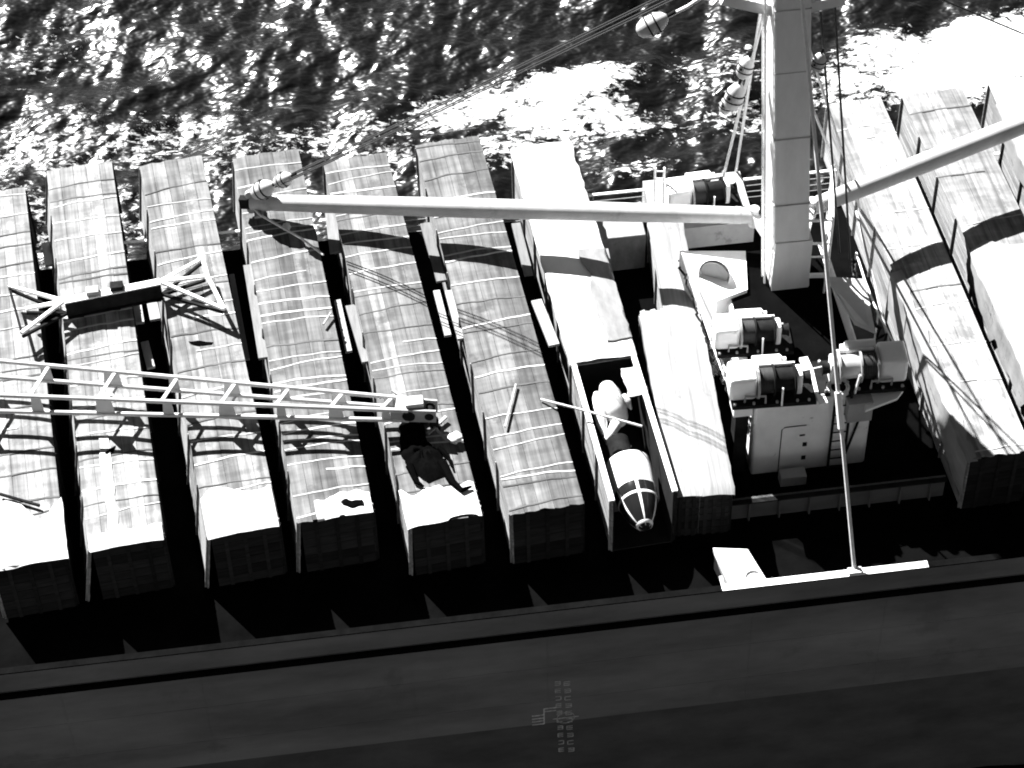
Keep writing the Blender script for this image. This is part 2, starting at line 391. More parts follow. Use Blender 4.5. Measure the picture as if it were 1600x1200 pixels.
# ------------------------------------------------------------------ crates
class Crate: pass
def crate(corners, tone, label, nb=18, H=ZT, light=0.7, roof=True, name='shipping_crate', camber=0.06, open_s=None, roof_from=0.0, flare=0.0):
    FL, FR, NR, NL = [U(px, py, H) for px, py in corners]
    nm = (NL + NR) / 2; fm = (FL + FR) / 2
    ax = (fm - nm); ax.z = 0; L = ax.length; ax.normalize(); tx = Vector((ax.y, -ax.x, 0))
    wd = (abs((NR - NL).dot(tx)) + abs((FR - FL).dot(tx))) / 2
    rot = Matrix((tx, ax, Vector((0, 0, 1)))).transposed()
    base = Vector((nm.x, nm.y, 0.01))
    root = thing(name, label, 'crate', base, rot, 'long crates stowed across the deck')
    c = Crate(); c.root = root; c.L = L; c.w = wd; c.H = H - 0.01; c.camber = camber; c.mw = WM[root]
    h0 = 0.16
    hw = wd / 2
    b = c.H - h0
    for t in (-hw * 0.6, hw * 0.6):
        MB().box((t, L / 2, h0 / 2), (0.2, L - 0.4, h0)).build('skid', 'timber', root, local=True)
    if open_s is None:
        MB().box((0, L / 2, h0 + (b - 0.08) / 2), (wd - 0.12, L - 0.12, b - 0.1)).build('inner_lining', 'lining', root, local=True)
    nbd = 6; bh = b / nbd
    for sd in (-1, 1):
        for k in range(nbd):
            fa_, fb_ = (flare * (1 - k / nbd), flare * (1 - (k + 1) / nbd)) if sd < 0 else (0.0, 0.0)
            za_ = h0 + k * bh + .012; zb_ = h0 + (k + 1) * bh - .012; th = 0.05 + .012 * rnd.random()
            v_ = [(sd * (hw + fa_), za_), (sd * (hw + fa_ - th), za_), (sd * (hw + fb_ - th), zb_), (sd * (hw + fb_), zb_)]
            MB().add([(x_, y_, z_) for y_ in (0.01, L - .01) for x_, z_ in v_], [(0, 1, 2, 3), (7, 6, 5, 4), (0, 4, 5, 1), (1, 5, 6, 2), (2, 6, 7, 3), (3, 7, 4, 0)]).build('side_board', 'side' if sd < 0 else 'end', root, local=True, smooth=0)  # right-hand boards take the plank colour darkened as shade
        nc = max(4, int(L / 2.4))
        for k in range(nc + 1):
            y = 0.1 + (L - 0.2) * k / nc
            fl = flare if sd < 0 else 0.0
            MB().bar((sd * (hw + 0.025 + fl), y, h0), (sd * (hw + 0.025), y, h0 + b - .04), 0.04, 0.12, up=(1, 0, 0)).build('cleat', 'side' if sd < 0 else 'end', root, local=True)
    for yy, nm_ in ((0.01, 'near'), (L - 0.01, 'far')):
        if open_s is not None and nm_ == 'near': continue
        for k in range(nbd):
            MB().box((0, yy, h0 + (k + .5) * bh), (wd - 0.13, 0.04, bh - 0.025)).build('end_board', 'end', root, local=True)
        for t in (-hw * .55, 0, hw * .55):
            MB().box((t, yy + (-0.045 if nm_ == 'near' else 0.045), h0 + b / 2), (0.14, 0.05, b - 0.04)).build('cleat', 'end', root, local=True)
    if roof:
        rm = roofmat(tone)
        npn = 5; s0 = roof_from
        for k in range(npn):
            ta = -hw - 0.05 + (wd + 0.1) * k / npn; tb = -hw - 0.05 + (wd + 0.1) * (k + 1) / npn - 0.012
            dz = rnd.uniform(0, 0.02)
            def fn(u, v, ta=ta, tb=tb, dz=dz, k=k):
                t = ta + (tb - ta) * u; s = s0 - 0.04 + (L + 0.08 - s0) * v
                if v == 0: s += 0.10 * nz(t * 3, k, L)
                if v == 1: s += 0.10 * nz(t * 3, k + 9, L)
                return Vector((t, s, c.z(t) + dz + 0.010 * nz(t * 1, s * .5, L)))
            MB().grid(fn, 3, int(L * 1.5), thick=0.03).build('roof_panel', rm, root, local=True)
        y = s0 + 0.3
        gap = (L - 0.4 - s0) / nb
        while y < L - 0.2:
            sl = rnd.uniform(-0.07, 0.09)
            r_ = rnd.random()
            full = 1.0 if rnd.random() < .9 else rnd.uniform(.4, .8)
            side = rnd.choice((-1, 1))
            wdt = rnd.uniform(0.04, 0.085)
            def fn(u, v, y=y, sl=sl, full=full, side=side, wdt=wdt):
                t = (-hw - 0.045 + (wd + 0.09) * u)
                t = side * (hw + .06) - (side * (hw + .06) - t) * full
                s = y + sl * t + (v - 0.5) * wdt + 0.07 * nz(t * 1.3, y * 3, 4.2)
                return Vector((t, s, c.z(t) + 0.03 + 0.010 * nz(t * 1, s * .5, L)))
            MB().grid(fn, 12, 1, thick=0.03).build('batten', 'batten_l' if r_ < light else 'batten_d', root, local=True)
            y += gap * rnd.choice((rnd.uniform(0.35, .7), rnd.uniform(.8, 1.2), rnd.uniform(1.2, 1.8)))
    return c
def cz(c, t): return c.H + c.camber * max(-0.3, 1 - (2 * t / c.w) ** 2)
Crate.z = cz

CR = {}
CR[1] = crate([(-62, 307), (38, 297), (102, 874), (-14, 888)], 0.225, 'long crate with bleached roof, a dark rod lying on its white end sheet', nb=18, light=.4)
CR[2] = crate([(76, 264), (172, 258), (258, 845), (138, 857)], 0.2, 'long crate with close dark laths and a vertical pale stripe at its near end', nb=28, light=.45, flare=.5)
CR[3] = crate([(220, 256), (314, 249), (437, 822), (325, 838)], 0.17, 'long crate under the forked steel beam with a broad white sheet on its end', nb=20, light=.6, flare=.38)
CR[4] = crate([(362, 246), (468, 237), (580, 800), (470, 816)], 0.125, 'long crate below the tip of the smooth tubular boom, with close pale laths', nb=27, light=.85, flare=.25)
CR[5] = crate([(505, 255), (604, 240), (752, 808), (642, 818)], 0.145, 'long crate under the tip of the lattice boom, debris on its roof', nb=25, light=.75, flare=.1)
CR[6] = crate([(650, 226), (748, 216), (911, 788), (799, 803)], 0.115, 'long grey roofed crate beside the open crate, a white stick lying on it', nb=24, light=.8)
CR[7] = crate([(795, 230), (894, 223), (1050, 770), (962, 784)], 0.30, 'open topped crate holding an aircraft fuselage, far half under white canvas', nb=5, open_s=1, roof=False, name='open_crate')
CR[8] = crate([(1000, 488), (1040, 484), (1092, 772), (1057, 776)], 0.40, 'short narrow crate squeezed between the open crate and the white covered crate', H=2.45, nb=5, light=.3, name='narrow_crate')
CR[9] = crate([(1014, 346), (1062, 341), (1141, 768), (1094, 773)], 0.5, 'white canvas covered crate beside the winch house', H=2.45, nb=4, light=.9, roof=False, name='covered_crate')
CR[10] = crate([(1290, 166), (1378, 153), (1606, 700), (1520, 722)], 0.26, 'canvas covered crate just past the mast, white sheet over its end', nb=10, light=.6, name='covered_crate')
CR[11] = crate([(1410, 150), (1502, 137), (1765, 690), (1660, 708)], 0.24, 'canvas covered crate second past the mast, under the tubular boom', nb=8, light=.5, name='covered_crate')
CR[12] = crate([(1545, 130), (1640, 118), (1905, 670), (1800, 690)], 0.36, 'pale covered crate third past the mast, half out of reach of the boom', nb=8, light=.5, name='covered_crate')

def sheet(c, name, s0, s1, t0, t1, hangL=0.0, hangR=0.0, hangN=0.0, mat='canvas', amp=0.03, edge=0.25, seed=0.0, off=0.075, nu=44, nv=None, crisp=False):
    """cloth lying on a crate roof, running down its sides"""
    hw = c.w / 2
    tt0 = t0 - hangL; tt1 = t1 + hangR; ss0 = s0 - hangN
    nv = nv or max(10, int((s1 - ss0) * 3))
    def fn(u, v):
        q = tt0 + (tt1 - tt0) * u; s = ss0 + (s1 - ss0) * v
        def jag(a_, b_): return nz(q * .8, seed, a_) + .12 * nz(q * 2.6, seed, b_) + .035 * nz(q * 8, seed, a_ + b_)
        en = edge * jag(3.0, 5.0)
        s += (1 - v) ** 3 * en * (0.12 if crisp else 0.4 if hangN else 1) + v ** 3 * edge * jag(9.0, 2.0)
        if crisp: pass
        elif hangL == 0: q += (1 - u) ** 3 * edge * (nz(s * .9, seed, 13.0) + .2 * nz(s * 4, seed, 14.0))
        if crisp: pass
        elif hangR == 0: q += u ** 3 * edge * nz(s * 1.6, seed, 17.0)
        else: q += u ** 3 * edge * nz(s * 1.1, seed, 21.0)
        if hangL and not crisp: q += (1 - u) ** 3 * edge * 1.5 * nz(s * 1.1, seed, 23.0)
        wv = amp * (nz(q * 1.4, s * 0.8, seed) + 0.6 * nz(q * 3.1, s * 2.2, seed + 4))
        z = c.z(max(-hw, min(hw, q))) + off + abs(wv) * 0.8
        t = q
        fold = amp * 1.6 * (1 + nz(s * 1.5, 0, seed)) * (0.6 + nz(s * 1.9 + 1.5 * nz(s * .7, seed), seed * 3))
        if q < -hw - 0.06: z -= (-hw - 0.06 - q); t = -hw - 0.09 - fold
        if q > hw + 0.06: z -= (q - hw - 0.06); t = hw + 0.09 + fold
        if s < -0.05: z -= (-0.05 - s); s = -0.10 - amp * .4 * (1 + nz(t * 1.3, seed))
        return Vector((t, s, max(z, 0.1)))
    return MB().grid(fn, nu, nv, thick=0.012).build(name, mat, c.root, local=True, smooth=60)
def tag_l(o, label): o['label'] = label; return o

c = CR[1]; sheet(c, 'canvas_sheet', 0.0, 2.7, -c.w / 2, c.w / 2, hangN=0.08, edge=1.3, seed=1, hangL=.1, hangR=.1, crisp=True)
c = CR[2]; sheet(c, 'canvas_sheet', 0.0, 0.7, -c.w / 2, c.w / 2, hangN=0.08, edge=.7, seed=12, crisp=True)
sheet(c, 'roof_patch', 0.3, 5.4, -c.w * .22, -c.w * .07, edge=.12, seed=3, off=.055, nu=6)
c = CR[3]; sheet(c, 'canvas_sheet', 0.0, 1.9, -c.w / 2, c.w / 2 , hangN=0.1, edge=.8, seed=5, hangL=.05, crisp=True)
c = CR[4]; sheet(c, 'canvas_sheet', 0.0, 0.9, -c.w * .25, c.w / 2, edge=.9, seed=6, hangN=0.06, crisp=True)
c = CR[5]; sheet(c, 'canvas_sheet', 0.0, 1.6, -c.w / 2, c.w * .5, edge=1.4, seed=8, hangN=0.08, hangL=.1, crisp=True)
# crate 7: white canvas over the far part
c = CR[7]; hw = c.w / 2
smid = (U(940, 563, ZT) - c.mw.translation).dot(c.mw.to_3x3() @ Vector((0, 1, 0)))
MB().box((0, (c.L + smid) / 2, c.H - 0.09), (c.w - 0.14, c.L - smid, 0.05)).build('roof_panel', 'timber', c.root, local=True)
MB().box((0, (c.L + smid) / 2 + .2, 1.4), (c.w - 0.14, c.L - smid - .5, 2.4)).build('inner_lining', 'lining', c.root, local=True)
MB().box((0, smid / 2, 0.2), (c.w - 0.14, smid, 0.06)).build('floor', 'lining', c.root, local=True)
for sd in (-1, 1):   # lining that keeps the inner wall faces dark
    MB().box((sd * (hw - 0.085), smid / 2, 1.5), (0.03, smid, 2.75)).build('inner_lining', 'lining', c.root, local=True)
sheet(c, 'canvas_cover', smid, c.L - 0.05, -hw, hw, hangL=.25, hangR=.12, edge=.18, seed=21, off=.05)
sheet(c, 'canvas_flap', smid + 0.9, smid + 6.0, hw * 0.25, hw, hangR=.3, edge=.5, seed=22, off=.11, mat='canvas_grey')
for sd in (-1, 1):
    MB().box((sd * (hw - 0.02), smid / 2 + .1, c.H + 0.0), (0.2, smid + .1, 0.09)).build('top_rail', 'white', c.root, local=True)
sheet(c, 'canvas_flap', smid - 2.0, smid - 0.5, hw * .45, hw, edge=.3, seed=25, off=-.02, nu=10)
# crates 8, 9
c = CR[8]; sheet(c, 'canvas_cover', 0.0, c.L - .3, -c.w / 2, c.w / 2, hangL=.3, hangR=.05, hangN=.1, edge=.25, seed=31, amp=.03, mat='planks_pale', crisp=True)
c = CR[9]; MB().box((0, c.L / 2, c.H - .05), (c.w, c.L, .06)).build('roof_panel', 'timber', c.root, local=True)
sheet(c, 'canvas_cover', 0.0, c.L, -c.w / 2, c.w / 2, hangL=.1, hangR=.35, hangN=.15, edge=.15, seed=33, amp=.04, mat='planks_pale', crisp=True)
# crates 10-12
c = CR[10]
sheet(c, 'canvas_drape', 0.0, 10.0, -c.w / 2, -c.w * .38, hangL=1.9, hangN=.1, edge=.35, seed=43, amp=.06, off=.05, mat='canvas_r', nu=24)
c = CR[11]
sheet(c, 'canvas_sheet', 0.0, 11.0, -c.w / 2, c.w / 2, hangL=1.5, hangR=.3, hangN=.3, edge=.7, seed=45, amp=.05, off=.08, mat='canvas_r')
c = CR[12]; sheet(c, 'canvas_cover', 0.0, c.L - 1.5, -c.w / 2, c.w / 2, hangL=1.0, hangR=.4, edge=.4, seed=46, amp=.05, mat='canvas_r')

# ------------------------------------------------------------------ aircraft fuselage in the open crate
c = CR[7]; m3 = c.mw.to_3x3(); yax = m3 @ Vector((0, 1, 0))
def on7(px, py, z):
    p = c.mw.inverted() @ U(px, py, z); return p.x, p.y
_, s_nose = on7(1000, 822, 1.9); _, s_cut = on7(985, 705, 2.5)
fz = 1.72; fr = min(0.86, hw - 0.2)
fus = thing('aircraft_fuselage', 'white aircraft fuselage with glazed nose lying in the open crate', 'aircraft', c.mw @ Vector((0, s_nose + 2, 0.24)), m3)
def cw(p): return c.mw @ Vector(p)
def lathe(prof, n=32, x0=0.0, zc=fz, a0=0, a1=2 * math.pi):
    mb = MB(); k = len(prof); full = abs(a1 - a0 - 2 * math.pi) < 1e-6; nn = n if full else n + 1
    vs = []
    for (s, r) in prof:
        for i in range(nn):
            a = a0 + (a1 - a0) * i / n; vs.append(cw((x0 + r * math.cos(a), s, zc + r * math.sin(a))))
    fs = []
    for j in range(k - 1):
        for i in range(n):
            i2 = (i + 1) % nn; fs.append((j*nn+i, (j+1)*nn+i, (j+1)*nn+i2, j*nn+i2))
    return mb.add(vs, fs)
sg = s_nose + 1.75                                # start of the glazing
def rad(s):                                       # nose profile
    if s >= sg + 1.0: return fr
    if s >= sg: return fr - (1 - (s - sg)) ** 2 * 0.06
    u = max(0.0, (s - s_nose) / (sg - s_nose)); return 0.16 + (fr - 0.06 - 0.16) * (1 - (1 - u) ** 1.9) ** 0.8
prof = [(s_cut + .02, 0.02), (s_cut + .02, fr - .05), (s_cut, fr)] + [(s_cut + (sg - s_cut) * i / 10, rad(s_cut + (sg - s_cut) * i / 10)) for i in range(1, 11)]
lathe(prof).build('fuselage_skin', 'alu', fus)
pr2 = [(s_nose + (sg - s_nose) * i / 8, rad(s_nose + (sg - s_nose) * i / 8) - 0.03) for i in range(9)]
lathe([(s_nose, 0.01)] + pr2).build('nose_core', 'glass', fus)
fr_s = [s_nose + .12, s_nose + 1.2, sg]
nseg = 6
for q in range(len(fr_s) - 1):
    for i in range(nseg):
        a0 = 2 * math.pi * (i + .5) / nseg + .08; a1 = 2 * math.pi * (i + 1.5) / nseg - .08
        if math.sin((a0 + a1) / 2) < -.4: continue
        sa, sb = fr_s[q] + .05, fr_s[q + 1] - .05
        pp = [(sa + (sb - sa) * j / 4, rad(sa + (sb - sa) * j / 4) + .0) for j in range(5)]
        lathe(pp, n=4, a0=a0, a1=a1).build('nose_pane', 'glass', fus)
for s in fr_s:
    lathe([(s - .05, rad(s - .05) + .006), (s, rad(s) + .02), (s + .05, rad(s + .05) + .006)]).build('nose_frame', 'alu', fus)
for i in range(nseg):
    a = 2 * math.pi * (i + .5) / nseg
    if math.sin(a) < -.5: continue
    pp = [(s_nose + (sg - s_nose) * j / 10, rad(s_nose + (sg - s_nose) * j / 10) + .012) for j in range(11)]
    lathe(pp, n=2, a0=a - .07, a1=a + .07).build('nose_frame', 'alu', fus)
for sdl in (s_cut - .35, sg + .6):
    if 0 < sdl: MB().box(cw((0, sdl, .55)), (1.5, .3, .62), m3).build('cradle', 'timber', fus)
# cable tray and keel frame behind the skin
lathe([(s_cut + .03, .0), (s_cut + .03, .45), (s_cut + 1.1, .45), (s_cut + 1.1, 0.0)], n=16, x0=-.15, zc=1.9).build('inner_frame', 'dark', fus)
# engine pods lying behind the nose section
def pod(name, label, pts, rads, mat='alu'):
    return tag(MB().tube(pts, rads, 20).build(name, mat, smooth=60), label, 'aircraft part')
def at7(px, py, z): return U(px, py, z)
pod('engine_pod', 'thick white rounded aircraft part standing behind the fuselage in the open crate',
    [at7(947, 598, 2.35), at7(948, 604, 2.4), at7(952, 616, 2.42), at7(962, 640, 2.2), at7(966, 654, 1.9), at7(968, 660, 1.7)], [.1, .3, .43, .45, .40, .3])
pod('engine_cowling', 'slim pale curved aircraft part against the left wall of the open crate',
    [at7(932, 615, 2.2), at7(934, 622, 2.25), at7(936, 640, 2.25), at7(940, 662, 2.1), at7(944, 680, 1.9)], [.12, .22, .26, .22, .1])
pod('exhaust_duct', 'pale bent aircraft duct lying between the rounded part and the fuselage',
    [at7(966, 652, 1.9), at7(962, 664, 2.0), at7(954, 678, 2.0), at7(946, 688, 1.9)], [.24, .22, .18, .15])
pod('intake_fairing', 'small pale aircraft fairing right of the rounded part in the open crate',
    [at7(974, 620, 2.2), at7(980, 628, 2.2), at7(987, 640, 2.0)], [.16, .17, .04])
pod('cable_bundle', 'dark coiled bundle lying just behind the fuselage skin', [at7(948, 694, 1.9), at7(960, 690, 2.05), at7(975, 694, 2.0), at7(985, 700, 1.9)], [.1, .16, .17, .1], 'greypaint')

# ------------------------------------------------------------------ mast house
HZ = 3.7
YH = U(1172, 744, 0.0).y
xa = V(1172, 744, YH).x; xb = V(1350, 728, YH).x
YB = U(1230, 395, HZ).y
HZ = V(1172, 632, YH).z
house = thing('mast_house', 'white mast house with a door and ladder on its front wall', 'deckhouse', ((xa + xb) / 2, (YH + YB) / 2, 0.01))
print('house', xa, xb, YH, YB, HZ)
MB().box(((xa + xb) / 2, (YH + YB) / 2, HZ / 2), (xb - xa, YB - YH, HZ - .02)).build('wall', 'white', house, bevel=0.12)
MB().box(((xa + xb) / 2 - .1, (YH + YB) / 2 + .1, HZ + 0.005), (xb - xa - .5, YB - YH - .4, 0.03)).build('winch_platform', 'deck', house)  # roof colour stands in for the shadow over it
# coaming strips round the roof
MB().box(((xa + xb) / 2, YH + .06, HZ + .03), (xb - xa - .1, .12, .10)).build('roof_edge', 'white', house)
MB().bar(U(1255, 560, HZ + .1), U(1287, 632, HZ + .1), .32, .14).build('roof_edge', 'white', house)
# door: raised rounded outline, hinges, handle
def wallp(px, py): return V(px, py, YH)
dl = wallp(1222, 668); dr = wallp(1262, 664); db = wallp(1219, 737)
dpts = [Vector((dl.x, YH - .015, db.z + .1))] + [Vector((dl.x + .16 - .16 * math.cos(a), YH - .015, dl.z - .16 + .16 * math.sin(a))) for a in np.linspace(0, math.pi / 2, 6)] + [Vector((dr.x - .05, YH - .015, dl.z))]
dr_x = dl.x + 1.05
door = MB().box(((dl.x + dr_x) / 2, YH - .012, (db.z + .1 + dl.z) / 2), (dr_x - dl.x, .03, dl.z - db.z - .1)).build('door', 'white', house, bevel=.012)
MB().tube(dpts, .022, 6).build('door_seal', 'dark', door)
for pz in (0.25, 0.55):
    MB().box((dr_x - .12, YH - .04, db.z + .1 + (dl.z - db.z) * pz), (.16, .04, .2)).build('door_clip', 'dark', door)
MB().box((dr_x - .25, YH - .05, db.z + (dl.z - db.z) * .8), (.2, .04, .05)).build('handle', 'dark', door)
# ladder on the wall
l0 = wallp(1303, 728); l1 = wallp(1303, 640)
lad = MB()
for dx in (-.30, .30): lad.box((l0.x + dx, YH - .16, (l0.z + HZ + .3) / 2), (.09, .06, HZ + .2 - l0.z))
ladder = lad.build('ladder', 'dark', house)
nr = 9
for k in range(nr):
    z = l0.z + .15 + (HZ - l0.z - .1) * k / (nr - 1)
    MB().tube([(l0.x - .30, YH - .16, z), (l0.x + .30, YH - .16, z)], .028, 6).build('rung', 'dark', ladder)
# pipe and small box on the right of the wall
pz1 = wallp(1340, 655); pz0 = wallp(1320, 705)
MB().tube([(pz1.x, YH - .1, pz1.z), (pz0.x, YH - .1, pz0.z)], .05, 8).build('pipe', 'dark', house)
q = wallp(1338, 640); MB().box((q.x, YH - .25, q.z + .35), (.95, .5, 1.0)).build('junction_box', 'greypaint', house, bevel=.03)
# wing platform at the right and step at the left
wv = [U(*p, HZ - .15) for p in ((1352, 607), (1400, 596), (1411, 610), (1402, 622), (1352, 641))]
mbw = MB(); n5 = len(wv)
mbw.add([tuple(p) for p in wv] + [(p.x, p.y, p.z - .12) for p in wv], [tuple(range(n5 - 1, -1, -1)), tuple(range(n5, 2 * n5))] + [(i, (i + 1) % n5, (i + 1) % n5 + n5, i + n5) for i in range(n5)])
mbw.build('wing_platform', 'white', house, smooth=0)
sp = wallp(1156, 620)
MB().box((xa - .42, YH + .55, HZ - .45), (.72, .8, .75)).build('side_locker', 'white', house, bevel=.04)
MB().box((xa - .42, YH + .55, (HZ - .9) / 2), (.5, .6, HZ - .95)).build('locker_leg', 'dark', house)
# white platform behind on the left (ventilator base)
pb = [U(*p, HZ + .2) for p in ((1062, 392), (1165, 392), (1168, 452), (1120, 470), (1090, 430))]
mbw = MB(); n5 = len(pb)
mbw.add([tuple(p) for p in pb] + [(p.x, p.y, .02) for p in pb], [tuple(range(n5 - 1, -1, -1)), tuple(range(n5, 2 * n5))] + [(i, (i + 1) % n5, (i + 1) % n5 + n5, i + n5) for i in range(n5)])
mbw.build('side_platform', 'white', house, smooth=0)
# right hand sloping screen beyond the mast
ps = [U(1290, 432, HZ + .9), U(1352, 436, HZ + .9), U(1368, 520, HZ + .6), U(1335, 505, HZ + .4)]
mbw = MB().add([tuple(p) for p in ps] + [(p.x, p.y, p.z - .08) for p in ps], [(3, 2, 1, 0), (4, 5, 6, 7), (0, 1, 5, 4), (1, 2, 6, 5), (2, 3, 7, 6), (3, 0, 4, 7)])
mbw.build('canvas_screen', 'canvas', house, smooth=0)
for p in (ps[0], ps[1], ps[2]): MB().tube([p - Vector((0, 0, .05)), (p.x, p.y, HZ - .2)], .04, 6).build('screen_post', 'white', house)

# ------------------------------------------------------------------ ventilator
def ventilator(p, h, r, label, face=(-.5, -1, 0)):
    t = thing('ventilator', label, 'ventilator', p)
    f = Vector(face).normalized()
    MB().tube([p, p + Vector((0, 0, h * .55))], r * .7, 16).build('trunk', 'white', t)
    q = p + Vector((0, 0, h * .55)); pts = [q + Vector((0, 0, r * 1.5 * math.sin(a))) + f * (r * 1.2 * (1 - math.cos(a))) for a in np.linspace(0, R(80), 7)]
    MB().tube(pts, [r * (.7 + .45 * i / 6) for i in range(7)], 18, cap=False).build('cowl', 'white', t, smooth=70)
    MB().tube([pts[-1] - f * .1, pts[-1] - f * .09], r * 1.0, 18).build('cowl_mouth', 'greypaint', t)
    return t
ventilator(U(1118, 470, HZ - 1.5), 2.0, .55, 'white cowl ventilator behind the nearer pair of winches')

# ------------------------------------------------------------------ winches
def winch(p, ang, label, sc=1.0, flip=1, drum_mat='dark'):
    rot = Matrix.Rotation(ang, 3, 'Z')
    t = thing('cargo_winch', label, 'winch', p, rot, 'cargo winches')
    f = flip
    def b(mb, nm, mt, par=None, **k):
        mb.v = [v * sc for v in mb.v]; return mb.build(nm, mt, par or t, local=True, **k)
    b(MB().box((0.1 * f, 0, .08), (2.9, 1.5, .16)), 'bed_plate', 'dark')
    b(MB().box((-.95 * f, 0, .16 + .52), (.95, 1.05, 1.04)), 'gear_case', 'white', bevel=.16)
    d = b(MB().tube([(-.45 * f, -.1, .68), (.85 * f, -.1, .68)], .40, 24), 'drum', drum_mat)
    for x in (-.43, .12, .83): b(MB().tube([((x - .03) * f, -.1, .68), ((x + .03) * f, -.1, .68)], .56, 24), 'flange', drum_mat, d)
    for k in range(9):
        x = (-.36 + k * .05) if k < 9 else 0
        b(MB().tube([((-.38 + .055 * k) * f, -.1, .68), ((-.34 + .055 * k) * f, -.1, .68)], .445, 20), 'wire_turn', 'wire', d)
    b(MB().tube([(-.5 * f, .62, .86), (.45 * f, .62, .86), (.52 * f, .62, .86)], [.23, .23, .17], 18), 'motor', 'white')
    b(MB().tube([(.52 * f, .62, .86), (.66 * f, .62, .86)], [.12, .12], 12), 'motor_cap', 'white')
    b(MB().box((.0, .62, .4), (.8, .4, .5)), 'motor_mount', 'dark')
    b(MB().tube([(-.5 * f, .32, 1.0), (.9 * f, .32, 1.0)], .07, 10), 'brake_rod', 'white')
    b(MB().box((1.0 * f, -.05, .55), (.24, .6, 1.0)), 'bearing_post', 'white', bevel=.09)
    b(MB().bar((.35 * f, -.78, .1), (.30 * f, -.95, 1.15), .06, .06), 'control_lever', 'white')
    b(MB().tube([(-.9 * f, -.56, .15), (-.9 * f, -.62, .5), (-.2 * f, -.66, .5), (-.2 * f, -.66, .15)], .045, 8), 'steam_pipe', 'greypaint')
    for bx in (-1.25, -.6, .2, .9, 1.3):
        for by in (-.68, .68): b(MB().tube([(bx * f, by, .15), (bx * f, by, .24)], .05, 6), 'bolt', 'greypaint')
    b(MB().tube([(-.47 * f, -.1, .68), (-.40 * f, -.1, .68)], .62, 24), 'brake_band', 'greypaint')
    b(MB().tube([(1.1 * f, -.1, .68), (1.32 * f, -.1, .68), (1.4 * f, -.1, .68)], [.18, .2, .26], 16), 'warping_head', 'dark')
    return t
winch(U(1172, 535, HZ + .02), R(-4), 'winch on the house roof directly behind the front winch', 1.0)
winch(U(1200, 612, HZ + .02), R(-3), 'front winch behind the roof edge over the door of the mast house', 1.08)
winch(U(1345, 590, HZ - .0), R(-3), 'winch on the roof by the wing platform with a pale broad drum', 1.12, -1, 'greypaint')
winch(U(1095, 318, 1.2), R(2), 'winch by the far rail under the heel of the tubular boom', 1.05)
MB().box(U(1090, 330, .6), (4.2, 3.2, 1.15)).build('winch_base', 'greypaint', origin=U(1090, 330, 0.02))
tag(bpy.data.objects['winch_base'], 'low grey steel base under the winch at the far rail', 'platform')

# ------------------------------------------------------------------ mast
mb0 = U(1229, 425, HZ); YM = mb0.y
mt = V(1232, -110, YM)
mast = thing('mast', 'tall square white mast rising from the winch house', 'mast', (mb0.x, YM, HZ))
axm = (mt - mb0).normalized()
def mast_pt(t, dx=0, dy=0): return mb0.lerp(mt, t) + Vector((dx, dy, 0))
wb, wt = 0.70, 0.62                              # half widths
vs = []
for t, hwid in ((0, wb), (.33, wb * .95), (.66, (wb + wt) / 2), (1, wt)):
    p = mast_pt(t); e = hwid * .22
    dp = hwid * 1.35; e = .05
    for (ax_, ay_) in ((-hwid + e, -dp), (hwid - e, -dp), (hwid, -dp + e), (hwid, dp - e), (hwid - e, dp), (-hwid + e, dp), (-hwid, dp - e), (-hwid, -dp + e)):
        vs.append(p + Vector((ax_, ay_, 0)))
fs = [(j*8+i, j*8+(i+1)%8, (j+1)*8+(i+1)%8, (j+1)*8+i) for j in range(3) for i in range(8)] + [tuple(range(24, 32))]
MB().add(vs, fs).build('post', 'mast', mast, smooth=0)
for t in (.12, .27, .47, .66, .83):              # welded collars
    p = mast_pt(t); hwid = wb + (wt - wb) * t + .02
    MB().box(p, (2 * hwid, 2.7 * hwid, .04)).build('weld_collar', 'greypaint', mast)
MB().box(mb0 + axm * 1.25, (2 * wb + .05, 2.7 * wb + .05, 2.5)).build('mast_foot', 'mast', mast)
for sx, (px, py) in ((-1, (1128, -6)), (1, (1318, -6))):
    MB().bar(mast_pt(.80, sx * .5), V(px, py, YM), .42, .5, up=(0, 1, 0)).build('brace', 'mast', mast)
MB().bar(V(1040, -62, YM), V(1420, -98, YM), .7, .7, up=(0, 1, 0)).build('crosstree', 'mast', mast)
# guarded platform in front of the mast foot
r1 = MB()
def rect(z, pxs):
    pts = [U(px, py, z) for px, py in pxs]; return pts
for dz, pxs in ((.0, ((1203, 380), (1216, 432), (1292, 430), (1292, 345))), ):
    base = rect(HZ + .3, pxs)
    for hgt, rr_ in ((0, .10), (1.0, .04), (1.7, .055), (2.9, .06)):
        for a_, b_ in zip(base[:-1], base[1:]):
            MB().tube([a_ + Vector((0, 0, hgt)), b_ + Vector((0, 0, hgt))], rr_, 8).build('guard_rail', 'white', mast)
    for p in base: MB().tube([p, p + Vector((0, 0, 2.95))], .055, 8).build('stanchion', 'white', mast)
    MB().tube([base[1], base[1] + Vector((0, 0, -.3))], .06, 8).build('stanchion', 'white', mast)
# ladder up the left side of the mast
lp = MB()
for dy in (-.2, .2): lp.tube([mast_pt(0, -wb - .28, dy - .3), mast_pt(1, -wt - .28, dy - .3)], .04, 6)
ml = lp.build('mast_ladder', 'white', mast)
for k in range(26):
    t = .02 + k * .037; MB().tube([mast_pt(t, -wb - .27 + .12 * t, -.5), mast_pt(t, -wb - .27 + .12 * t, -.1)], .03, 6).build('rung', 'white', ml)

